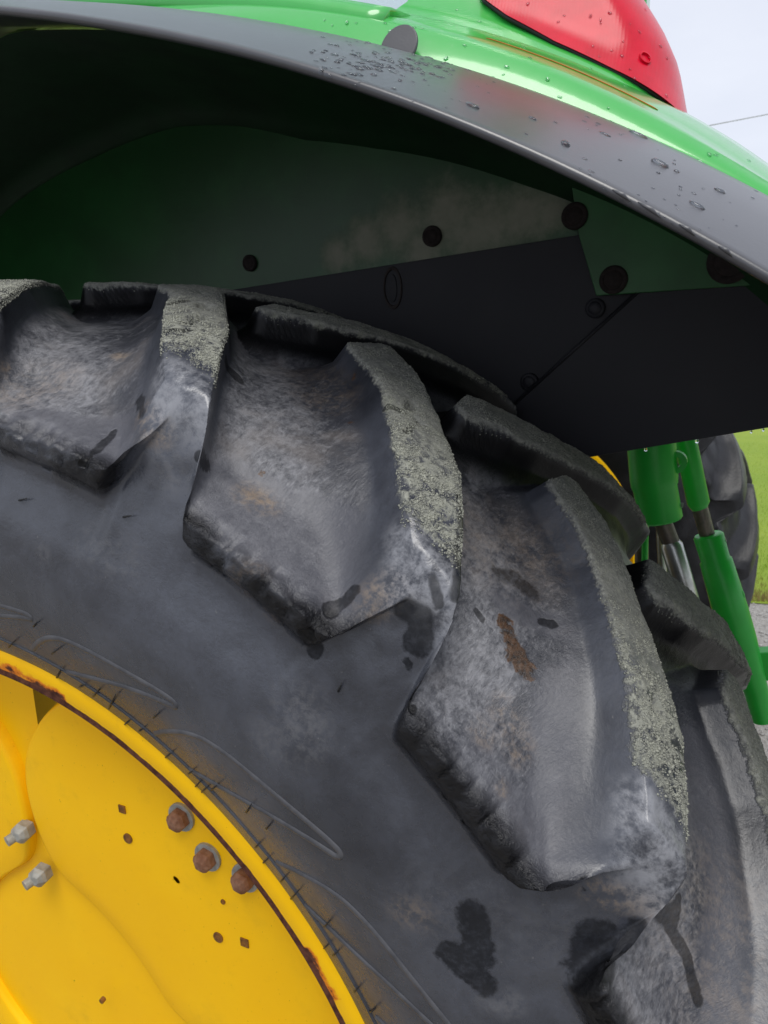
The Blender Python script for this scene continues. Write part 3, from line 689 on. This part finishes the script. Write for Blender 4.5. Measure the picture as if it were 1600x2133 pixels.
# rusty rim bolts on the lobe, found on the lobe surface
for (u, v) in ((380, 1700), (435, 1783), (513, 1826)):
    p = at_y(u, v, .0515); hexbolt(p, .0125, .014, RUSTY, .0165, ZINC, rim)
for (u, v) in ((52, 1728), (88, 1818)):
    p = at_y(u+4, v-3, .055); hexbolt(p, .0135, .016, ZINC, None, None, disc, 'nut', (.25, -1, .1))
    MB().tube([p+Vector((0, -.01, 0)), p+Vector((-.004, -.026, -.002))], .0065, 12).build('stud', ZINC, disc, 40)
for (u, v, s, sq) in ((255, 1685, .0058, True), (267, 1746, .0055, False), (455, 1952, .0055, False), (510, 1963, .0062, True), (465, 1878, .0025, False), (212, 2085, .003, False)):
    p = at_y(u, v, .0508); k = 4 if sq else 14
    m = MB()
    rows = [[p+Vector((math.cos(2*math.pi*(i+.5)/k)*s*q, dy, math.sin(2*math.pi*(i+.5)/k)*s*q)) for i in range(k)] for q, dy in ((1.15, .004), (1.15, -.0012), (.85, -.0012), (.8, -.0006))]
    m.grid(rows, True); m.f.append(tuple(range(3*k, 4*k)))
    m.build('rim_hole', DARKRUST, rim)

# ------------------------------------------------------------------ fender
def rlip(t):
    t = max(t, -4); return min(1.103+(.00006 if t > 19 else .00010)*(t-19)**2, 1.20)
TH = np.linspace(-62, 78, 141)
def rseam(t): return rlip(t)+.066
def loft(prof_fn, ths):
    m = MB(); m.grid([[pol(r, t, y) for (y, r) in prof_fn(t)] for t in ths]); return m
def flare_prof(t):
    a = rlip(t); s = rseam(t)
    return [(.275, s-.012), (.20, s-.030), (.12, a+.014), (.066, a+.0005), (.055, a-.0025), (.049, a-.003), (.0465, a-.002), (.0457, a+.0002), (.0462, a+.0022), (.0480, a+.0036), (.053, a+.0056), (.09, a+.0195), (.14, a+.037), (.20, a+.055), (.245, a+.0635), (.268, s), (.273, s-.003), (.275, s-.012)]
fl = loft(flare_prof, TH)
flare = fl.build('fender_flare', BLK, tractor, 70, label='wet black plastic fender flare arching over the tyre')
# worn nick along the lip, tab over the bolt
for k, (t, w) in enumerate(((37.6, .010), (36.6, .008), (38.9, .007), (40.2, .006))):
    p = pol(rlip(t)+.0005, t, .0438); d1 = (pol(1.1, t+.2, .044)-pol(1.1, t-.2, .044)).normalized()
    MB().tube([p-d1*w, p+Vector((0, -.001, .001)), p+d1*w*.7], [.0004, .0016, .0003], 7).build('plastic_burr', BLK, flare, 179)
tb = MB(); c = pol(rseam(21.3)+.004, 21.3, .272); tx = (pol(1, 22, .27)-pol(1, 21, .27)).normalized(); up = Vector((math.sin(rad(21.3)), .35, math.cos(rad(21.3)))).normalized()
tb.prism([c+tx*math.cos(x)*.0185+up*math.sin(x)*.022 for x in np.linspace(-.3, math.pi+.3, 24)], tx.cross(up).normalized()*.004 if tx.cross(up).y < 0 else -tx.cross(up).normalized()*.004)
tb.build('flare_tab', BLK, flare, 40, .0012)

def fender_prof(t):
    s = rseam(t); k = float(np.clip((t-12)/6, 0, 1)); dr = float(np.clip((t-36)/40, 0, 1))
    top = 1.236+.004*k-.02*dr
    cr_ = max(1.211-.004*dr, s+.014)
    return [(.269, s-.004), (.2765, s-.003), (.281, s+.004), (.292, (s+cr_)/2+.004), (.312, cr_-.004), (.333, cr_+.002), (.338, cr_+.004), (.37, max(cr_+.012, top-.013)), (.43, max(cr_+.018, top-.001)), (.52, max(cr_+.02, top+.004)), (.70, max(cr_+.02, top+.004)), (.9, max(cr_+.02, top))]
fn_ = loft(fender_prof, np.linspace(-62, 66, 129))
# underside sheet
fender = fn_.build('fender', GREEN, tractor, 60, label='glossy green fender top wet with rain')
sd = fender.modifiers.new('sheet', 'SOLIDIFY'); sd.thickness = .006; sd.offset = -1
# rust line on the crease
MB().tube([pol(max(1.211, rseam(t)+.014)+.0035, t, .336) for t in np.linspace(24, 33, 40)], [.0002]+[.0007]*38+[.0002], 6).build('rust_streak', mat_simple('orange rust', (.45, .16, .02), .9), fender, 179)
# recessed pocket beside the tab: a raised step of the fender front part
st_ = loft(lambda t: [(.300, rseam(t)+.010), (.300, rseam(t)+.034+.0*t), (.312, rseam(t)+.046), (.36, rseam(t)+.054), (.40, rseam(t)+.050)], np.linspace(-62, 19.3, 80))
stp = st_.build('fender_step', GREEN, fender, 50); sd = stp.modifiers.new('sheet', 'SOLIDIFY'); sd.thickness = .008; sd.offset = -1

# ---- lamp housing and red lens
HL = [(1.212, .340, 34.6), (1.232, .385, 33.9), (1.258, .408, 32.7), (1.282, .420, 31.6), (1.306, .432, 30.1), (1.34, .452, 27.6), (1.38, .48, 24.5), (1.40, .52, 22.0)]
def hl(r, c): return float(np.interp(r, [h_[0] for h_ in HL], [h_[c] for h_ in HL]))
def level(r, off=0., n=26, t0=18.):
    yo = hl(r, 1)-off; te = hl(r, 2)-.7+math.degrees(off/r); w = .075
    pts = []
    P0 = Vector((r*math.sin(rad(t0)), yo+.0, r*math.cos(rad(t0)))); 
    path = []
    for t in np.linspace(t0, te-3.4, n): path.append((t, yo))
    for a in np.linspace(0, 1, 12)[1:]:
        path.append((te-3.4*(1-math.sin(a*math.pi/2)), yo+w*(1-math.cos(a*math.pi/2))))
    for y in np.linspace(yo+w, .85, 8)[1:]: path.append((te, y))
    return [pol(r, t, y) for t, y in path]
hm = MB(); hm.grid([level(r) for r in (1.205, 1.222, 1.245, 1.27, 1.30, 1.33, 1.36, 1.39, 1.40)])
top_row = level(1.40); hm.grid([top_row, [Vector((p.x*.9, max(p.y, .6), p.z+.01)) for p in top_row]])
housing = hm.build('lamp_housing', GREEN, fender, 70)
def lens_bottom(t): return float(np.interp(t, [20.6, 22, 23.6, 26.2, 29, 31.6, 33.4, 35], [1.30, 1.263, 1.251, 1.240, 1.236, 1.235, 1.234, 1.234]))
def lens_rows(off, lift=0.):
    rows = []
    for k in np.linspace(0, 1, 15):
        ref = level(1.25, off, 30, 20.9); row = []
        for j in range(len(ref)):
            t0 = math.degrees(math.atan2(ref[j].x, ref[j].z-ZA)); rb = lens_bottom(t0)+lift
            r = rb+(1.375-rb)*k; row.append(level(r, off, 30, 20.9)[j])
        rows.append(row)
    return rows
L0 = lens_rows(.011)
lm_ = MB(); inner = lens_rows(.002)
lm_.grid([inner[0]]+L0+[inner[-1]])
tail = lm_.build('tail_light', LENS, tractor, 60, label='red tail light lens on the green fender')
MB().tube([p for p in lens_rows(.005, -.001)[0]], .0028, 8).build('gasket', GASKET, tail, 179)
MB().tube([r[0] for r in lens_rows(.005)], .0028, 8).build('gasket', GASKET, tail, 179)
pc = at_y(1343, 122, .372)
# screw recess on the lens: ring and inner face
def find_on(o, u, v):
    m = o.data; b = BVHTree.FromPolygons([v_.co.copy() for v_ in m.vertices], [tuple(p.vertices) for p in m.polygons])
    h_ = b.ray_cast(Vector(CAM), Vector(ray(u, v)).normalized()); return h_[0], h_[1]
hp, hn = find_on(tail, 1343, 122)
if hp is not None:
    if hn.dot(Vector(CAM)-hp) < 0: hn = -hn
    a_ = hn.orthogonal().normalized(); b_ = hn.cross(a_); k = 20
    m = MB(); rows = [[hp+hn*dz+(a_*math.cos(2*math.pi*i/k)+b_*math.sin(2*math.pi*i/k))*s for i in range(k)] for s, dz in ((.0072, -.001), (.0068, .002), (.0056, .0022), (.0050, -.0006), (.003, -.001))]
    m.grid(rows, True); m.f.append(tuple(range(4*k, 5*k))); m.build('lens_screw', LENS, tail, 50)

# ---- inner wall of the wheel arch
YW = .575
def on_wall(u, v, y=YW): return at_y(u, v, y)
def plate(px, y, th, name, mat, parent=tractor, label=None, sub=None):
    pts = [at_y(u, v, y) if not isinstance(u, Vector) else u for u, v in px]
    m = MB().prism(pts, (0, th, 0)); return m.build(name, mat, parent, None, .001, label)
def arc_pts(y, t0, t1, dr, n=40): return [pol(rlip(t)+dr, t, y) for t in np.linspace(t0, t1, n)]
# green sheet: fine grid so that the grime can be told apart
def green_wall():
    m = MB(); nx, nz = 120, 40; rows = []
    xs_ = np.linspace(-.95, .90, nx)
    def bottom(x):
        a = at_y(500, 600, YW); b = at_y(1200, 490, YW)
        return a.z + (b.z-a.z)*(x-a.x)/(b.x-a.x) - .03
    for k in range(nz+1):
        row = []
        for x in xs_:
            t = math.degrees(math.asin(max(-1, min(1, x/1.2))))
            zt = ZA+math.sqrt(max(1.2**2-x*x, .01)) if True else 0
            zb = min(bottom(x), zt-.02)
            row.append((x, YW+.004, zb+(zt-zb)*k/nz))
        rows.append(row)
    m.grid(rows); return m
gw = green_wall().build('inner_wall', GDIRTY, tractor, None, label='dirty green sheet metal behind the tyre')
GR = [(at_y(u, v, YW), s) for u, v, s in ((760, 500, .05), (830, 470, .06), (930, 450, .07), (1010, 470, .07), (1090, 450, .06), (1150, 440, .04), (700, 530, .04), (880, 520, .05), (980, 500, .05))]
vattr(gw, 'grime', lambda c: max(max(0, 1-math.hypot(c.x-p.x, c.z-p.z)/(s*1.5)) for p, s in GR)*1.08)
sd = gw.modifiers.new('sheet', 'SOLIDIFY'); sd.thickness = .004; sd.offset = 0
# under-fender liner (dark, inside of the arch)
def rwall(t): return float(np.interp(t, [-60, -25, -14, -5, 1, 7, 13, 25, 40], [1.21, 1.20, 1.178, 1.170, 1.150, 1.122, 1.116, 1.118, 1.135]))
ln = loft(lambda t: [(.27, rseam(t)-.016), (.34, rseam(t)-.014), (.45, rseam(t)-.012), (.53, .5*rseam(t)+.5*rwall(t)), (.562, rwall(t)+.012), (.571, rwall(t)), (.5785, rwall(t)-.002)], np.linspace(-60, 58, 80))
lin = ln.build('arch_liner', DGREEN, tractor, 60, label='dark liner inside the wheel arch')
# green corner piece and black plates
plate([(1190, 380), (1560, 520), (1640, 560), (1640, 588), (1600, 592), (1242, 616), (1205, 488)], YW-.016, .004, 'corner_plate', GCORN)
plate([(100, 660), (500, 601), (1203, 490), (1203, 420), (1430, 540), (1430, 620), (1100, 880), (900, 1100), (100, 1100)], YW-.003, .005, 'black_panel', PANEL, label='flat black panel below the green sheet')
YF = YW-.011
m = MB().prism([at_y(u, v, YF) for u, v in ((1345, 592), (1600, 570), (1760, 560), (1760, 865), (1600, 891), (1232, 952), (1000, 985), (1058, 852))], (0, .005, 0)); m.build('mud_flap', PANEL, tractor, None, .0015, label='stiff black flap folded along a diagonal crease')
MB().tube([at_y(1340, 598, YF), at_y(1062, 850, YF)], .0025, 8).build('fold_edge', PANEL, bpy.data.objects['mud_flap'], 179)

def wallbolt(u, v, r_, y, mat=DARKHOLE, ring=None, parent=gw):
    p = at_y(u, v, y); k = 24
    rows = [[p+Vector((math.cos(2*math.pi*i/k)*r_*s, dy, math.sin(2*math.pi*i/k)*r_*s)) for i in range(k)] for s, dy in ((1, .004), (1, -.0015), (.92, -.003), (.70, -.0034), (.66, -.0028), (.50, -.0045), (.2, -.0052))]
    m = MB(); m.grid(rows, True); m.f.append(tuple(range(6*k, 7*k))); m.build('bolt', mat, parent, 50)
for (u, v, r_) in ((1197, 450, .017), (1278, 583, .018), (900, 492, .0145), (520, 548, .013)): wallbolt(u, v, r_, YW-.017 if u > 1100 else YW-.001)
wallbolt(1520, 545, .026, YW-.020)
for (u, v, r_) in ((1240, 642, .013), (1103, 796, .013)): wallbolt(u, v, r_, YW-.006, PANEL, parent=bpy.data.objects['black_panel'])
# oval slot
p = at_y(818, 600, YW-.004); k = 28
ov = [(math.cos(2*math.pi*i/k), math.sin(2*math.pi*i/k)) for i in range(k)]
rows = [[p+Vector((c_*.014*s+ (0), dy, s_*.028*s)) for c_, s_ in ov] for s, dy in ((1.12, .002), (1.08, -.0012), (.94, -.0012), (.88, .002))]
m = MB(); m.grid(rows, True); m.build('slot_ring', BROWND, bpy.data.objects['black_panel'], 50)
p2 = [p+Vector((c_*.007, -.0008, s_*.020)) for c_, s_ in ov]; MB().prism(p2, (0, .004, 0)).build('slot_plug', PANEL, bpy.data.objects['black_panel'], None, .001)

MB().tube([(0, .11, ZA), (0, .13, ZA), (0, .50, ZA), (0, .52, ZA)], [.28, .31, .31, .28], 48).build('slot_blocker', CAST, tractor, 40)  # unseen dark drum added inside the wheel so the disc slots read black

# ---- cab side above the fender
cabz = 1.262+ZA
cf_ = MB(); cf_.box((-.15, .80, cabz+.02), 1.5, .05, .06); cf_.box((.56, .80, cabz+.55), .07, .06, 1.1); cf_.box((-.85, .80, cabz+.55), .07, .06, 1.1); cf_.box((-.15, .80, cabz+1.1), 1.5, .06, .08)
cabf = cf_.build('cab_frame', GREEN, tractor, None, .004)
MB().box((-.15, .80, cabz+.56), 1.36, .008, 1.02).build('cab_window', GLASS, tractor)
cs = MB(); cs.box((-.15, .772, cabz+.055), 1.36, .012, .012); cs.build('window_seal', GASKET, cabf)

# ---- rear axle and housing (seen past the tyre from the rear)
MB().tube([(0, .45, ZA), (0, .75, ZA), (0, .9, ZA), (0, 1.7, ZA), (0, 1.85, ZA), (0, 2.2, ZA)], [.10, .10, .17, .17, .10, .10], 28).build('rear_axle', CAST, tractor, 40)
ab = MB(); ab.box((-.25, 1.31, ZA+.05), .9, .5, .55); ab.build('transmission_housing', CAST, tractor, None, .03)

# ------------------------------------------------------------------ far rear wheel
FY = 2.36
TF = make_tyre(FY, (1, 0), (in_c, gap_c), ([0, .1, .5, .9], gap_c), spaced((.24, .012), (.36, .010), (LMAX, .02)), spaced((.24, .012), (.36, .010), (LMAX, .02)), RUBF, tractor)
for k in ('wet', 'tan', 'rust', 'scuff', 'sheen'): TF[k] = np.zeros(len(TF['_V']))
ft = split_tyre(TF, RUBF, tractor, [k for k in range(44)], 'tyre', 'far rear tyre seen past the green lift rods', None)
lathe([(FY-YC+y, r) for y, r in RIMP], 120).build('rim', YEL, tractor, 50, label='yellow rim of the far rear wheel')
for nm in ('rust', 'orange'): vattr(bpy.data.objects['rim.001'], nm, lambda c: .05)
fd = lathe([(FY-.05+.06*math.cos(r*9), r) for r in np.linspace(.001, .45, 16)], 80).build('wheel_disc', YEL, tractor, 60)

# ------------------------------------------------------------------ hitch lift rods
def P(u, v, y): return at_y(u, v, y)
def px(n, y): return n*(y-CAM[1])/FPX*1.04
y1 = .74
# left rod: stout green barrel with an eye, threaded rod and pale sleeve below
a0, a1, a2 = P(1352, 860, y1), P(1363, 1010, y1), P(1378, 1085, y1)
def along(p, q, t): return p+(q-p)*t
R1 = px(44, y1)
b = MB().tube([a0, along(a0, a1, .9), a1, along(a1, a2, .08), along(a1, a2, .95), a2], [R1, R1*1.0, R1*.97, R1*.92, R1*.90, R1*.82], 28)
rod1 = b.build('lift_rod', GROD, tractor, 40, label='stout green lift rod barrel with an eye and grey screw below')
e = P(1407, 962, y1); k = 20; rows = []
for rr, dy in ((px(21, y1), -.008), (px(21, y1), .008), (px(11, y1), .008), (px(11, y1), -.008), (px(21, y1), -.008)): rows.append([e+Vector((math.cos(2*math.pi*i/k)*rr, dy, math.sin(2*math.pi*i/k)*rr)) for i in range(k)])
MB().grid(rows, True).build('eye', GROD, rod1, 40)
MB().prism([P(1378, 955, y1), P(1404, 985, y1), P(1400, 1040, y1), P(1372, 1060, y1)], (0, .012, 0)).build('gusset', GROD, rod1, None, .002)
MB().tube([P(1378, 1080, y1), P(1397, 1130, y1)], px(17, y1), 18).build('threaded_rod', STEEL, rod1, 40)
MB().tube([P(1397, 1128, y1), P(1399, 1136, y1), P(1432, 1245, y1), P(1440, 1275, y1)], [px(17, y1), px(21, y1), px(21, y1), px(20, y1)], 18).build('sleeve', CHROME, rod1, 40)
MB().tube([P(1408, 1050, y1), P(1424, 1053, y1)], [px(4, y1), px(5, y1)], 10).build('grease_nipple', ZINC, rod1, 40)
# thin rods behind on the left
MB().tube([P(1335, 960, .86), P(1337, 1230, .86)], px(13, .86), 14).build('check_chain_bar', STEEL, tractor, 40)
MB().tube([P(1350, 900, .82), P(1341, 1240, .82)], px(6, .82), 14).build('green_stay', GROD, tractor, 40)
MB().tube([P(1374, 1060, .95), P(1385, 1280, .95)], px(8, .95), 14).build('steel_stay', CHROME, tractor, 40)
# right rod: slim upper rod, steel screw, stout lower tube running to the arm
y2 = .82
b = MB().tube([P(1424, 900, y2), P(1455, 1048, y2), P(1456, 1054, y2), P(1458, 1060, y2)], [px(20, y2), px(20, y2), px(17, y2), px(14, y2)], 22)
rod2 = b.build('lift_rod', GROD, tractor, 40, label='slim green adjustable lift rod ending in a stout tube')
MB().tube([P(1456, 1050, y2), P(1476, 1125, y2)], px(14, y2), 18).build('threaded_rod', STEEL, rod2, 40)
MB().tube([P(1475, 1113, y2), P(1476, 1117, y2), P(1490, 1165, y2), P(1491, 1168, y2), P(1521, 1270, y2), P(1538, 1330, y2), P(1575, 1440, y2), P(1590, 1500, y2)], [px(24, y2), px(27, y2), px(26, y2), px(29, y2), px(32, y2), px(32, y2), px(22, y2), px(20, y2)], 26).build('tube', GROD, rod2, 50)
MB().tube([P(1498, 1127, y2), P(1512, 1123, y2)], [px(4, y2), px(5, y2)], 10).build('grease_nipple', ZINC, rod2, 40)
hk = [P(1524+math.cos(x)*22, 1242+math.sin(x)*18, y2-.005) for x in np.linspace(-1.8, 1.7, 14)]
MB().tube(hk, px(5, y2), 10).build('hook', GROD, rod2, 179)
# lower arm
m = MB().prism([P(1558, 1362, y2+.03), P(1720, 1352, y2+.03), P(1720, 1412, y2+.03), P(1560, 1422, y2+.03)], (0, .03, 0)); m.build('lower_arm', GROD, tractor, None, .003, label='green lower hitch arm at the right edge')

# ------------------------------------------------------------------ rain drops
def drops(o, spec, name='rain_drops'):
    m = o.data; b = BVHTree.FromPolygons([v_.co.copy() for v_ in m.vertices], [tuple(p.vertices) for p in m.polygons]); mb = MB(); k = 9
    for (u, v, s, st) in spec:
        h_ = b.ray_cast(Vector(CAM), Vector(ray(u, v)).normalized())
        if h_[0] is None: continue
        n = h_[1]
        if n.dot(Vector(CAM)-h_[0]) < 0: n = -n
        a_ = Vector((1, 0, -.5)); a_ = (a_-n*a_.dot(n)).normalized(); b_ = n.cross(a_)
        ph = random.uniform(0, 6); irr = [1+.22*math.sin(2*x_*2*math.pi/k+ph)+random.uniform(-.12, .12) for x_ in range(k)]
        rows = [[h_[0]+n*dz*s+(a_*math.cos(2*math.pi*i/k)*st+b_*math.sin(2*math.pi*i/k))*s*q*irr[i] for i in range(k)] for q, dz in ((1.03, -.05), (1., .12), (.8, .38), (.45, .52), (.1, .56))]
        mb.grid(rows, True); mb.f.append(tuple(range(len(mb.v)-k, len(mb.v))))
    if mb.v:
        d_ = mb.build(name, WATER, o, 179); d_['kind'] = 'stuff'; return d_
sp = []
for _ in range(190): sp.append((random.gauss(815, 75), random.gauss(126, 19), random.uniform(.0005, .0018), random.uniform(1.0, 2.6)))
for _ in range(240): sp.append((random.uniform(620, 1590), random.uniform(80, 480), random.uniform(.0004, .0013), random.uniform(1., 2.)))
sp += [(1375, 341, .0042, 1.6), (1178, 300, .0036, 1.2), (1330, 282, .0036, 1.8), (1500, 398, .003, 1.8), (1452, 428, .003, 1.7), (985, 221, .003, 2.2), (1260, 280, .002, 2), (1110, 247, .002, 1.6), (1410, 357, .002, 1.3)]
drops(flare, sp)
drops(fender, [(random.uniform(640, 1600), random.uniform(20, 420), random.uniform(.0010, .0024), random.uniform(1., 1.5)) for _ in range(150)])
drops(tail, [(random.uniform(1020, 1420), random.uniform(0, 220), random.uniform(.0010, .0022), 1.) for _ in range(50)])
drops(housing, [(random.uniform(900, 1300), random.uniform(0, 160), random.uniform(.0010, .0022), 1.) for _ in range(50)])
# drips hanging from the flap edge
mb = MB()
for u in (1345, 1452, 1565, 1590):
    t = (u-1232)/(1600-1232); p = at_y(u, 952-61*t+1, YF)+Vector((0, .002, 0)); s = random.uniform(.0016, .0026)
    rows = [[p+Vector((math.cos(2*math.pi*i/10)*s*q, math.sin(2*math.pi*i/10)*s*q, -dz*s)) for i in range(10)] for q, dz in ((.5, -.4), (.8, .1), (1., .8), (.85, 1.5), (.4, 1.9), (.05, 2.)) ]
    mb.grid(rows, True)
d_ = mb.build('hanging_drops', WATER, bpy.data.objects['mud_flap'], 179); d_['kind'] = 'stuff'

# ------------------------------------------------------------------ overhead wires
WIRE = mat_simple('grey wire', (.30, .30, .32), .6)
def wire(p, q, r, label):
    A_ = Vector(CAM+ray(*p)*p_d[0]); B_ = Vector(CAM+ray(*q)*p_d[1]); d = B_-A_
    pts = [A_+d*t-Vector((0, 0, .6*(1-(2*t-1)**2)))*0 for t in np.linspace(-4, 4, 30)]
    o = MB().tube(pts, r, 8).build('power_line', WIRE, None, 179); tag(o, label, 'power line')
p_d = (24, 26)
wire((1470, 263), (1600, 238), .014, 'thin grey wire crossing the pale sky behind the red lamp')
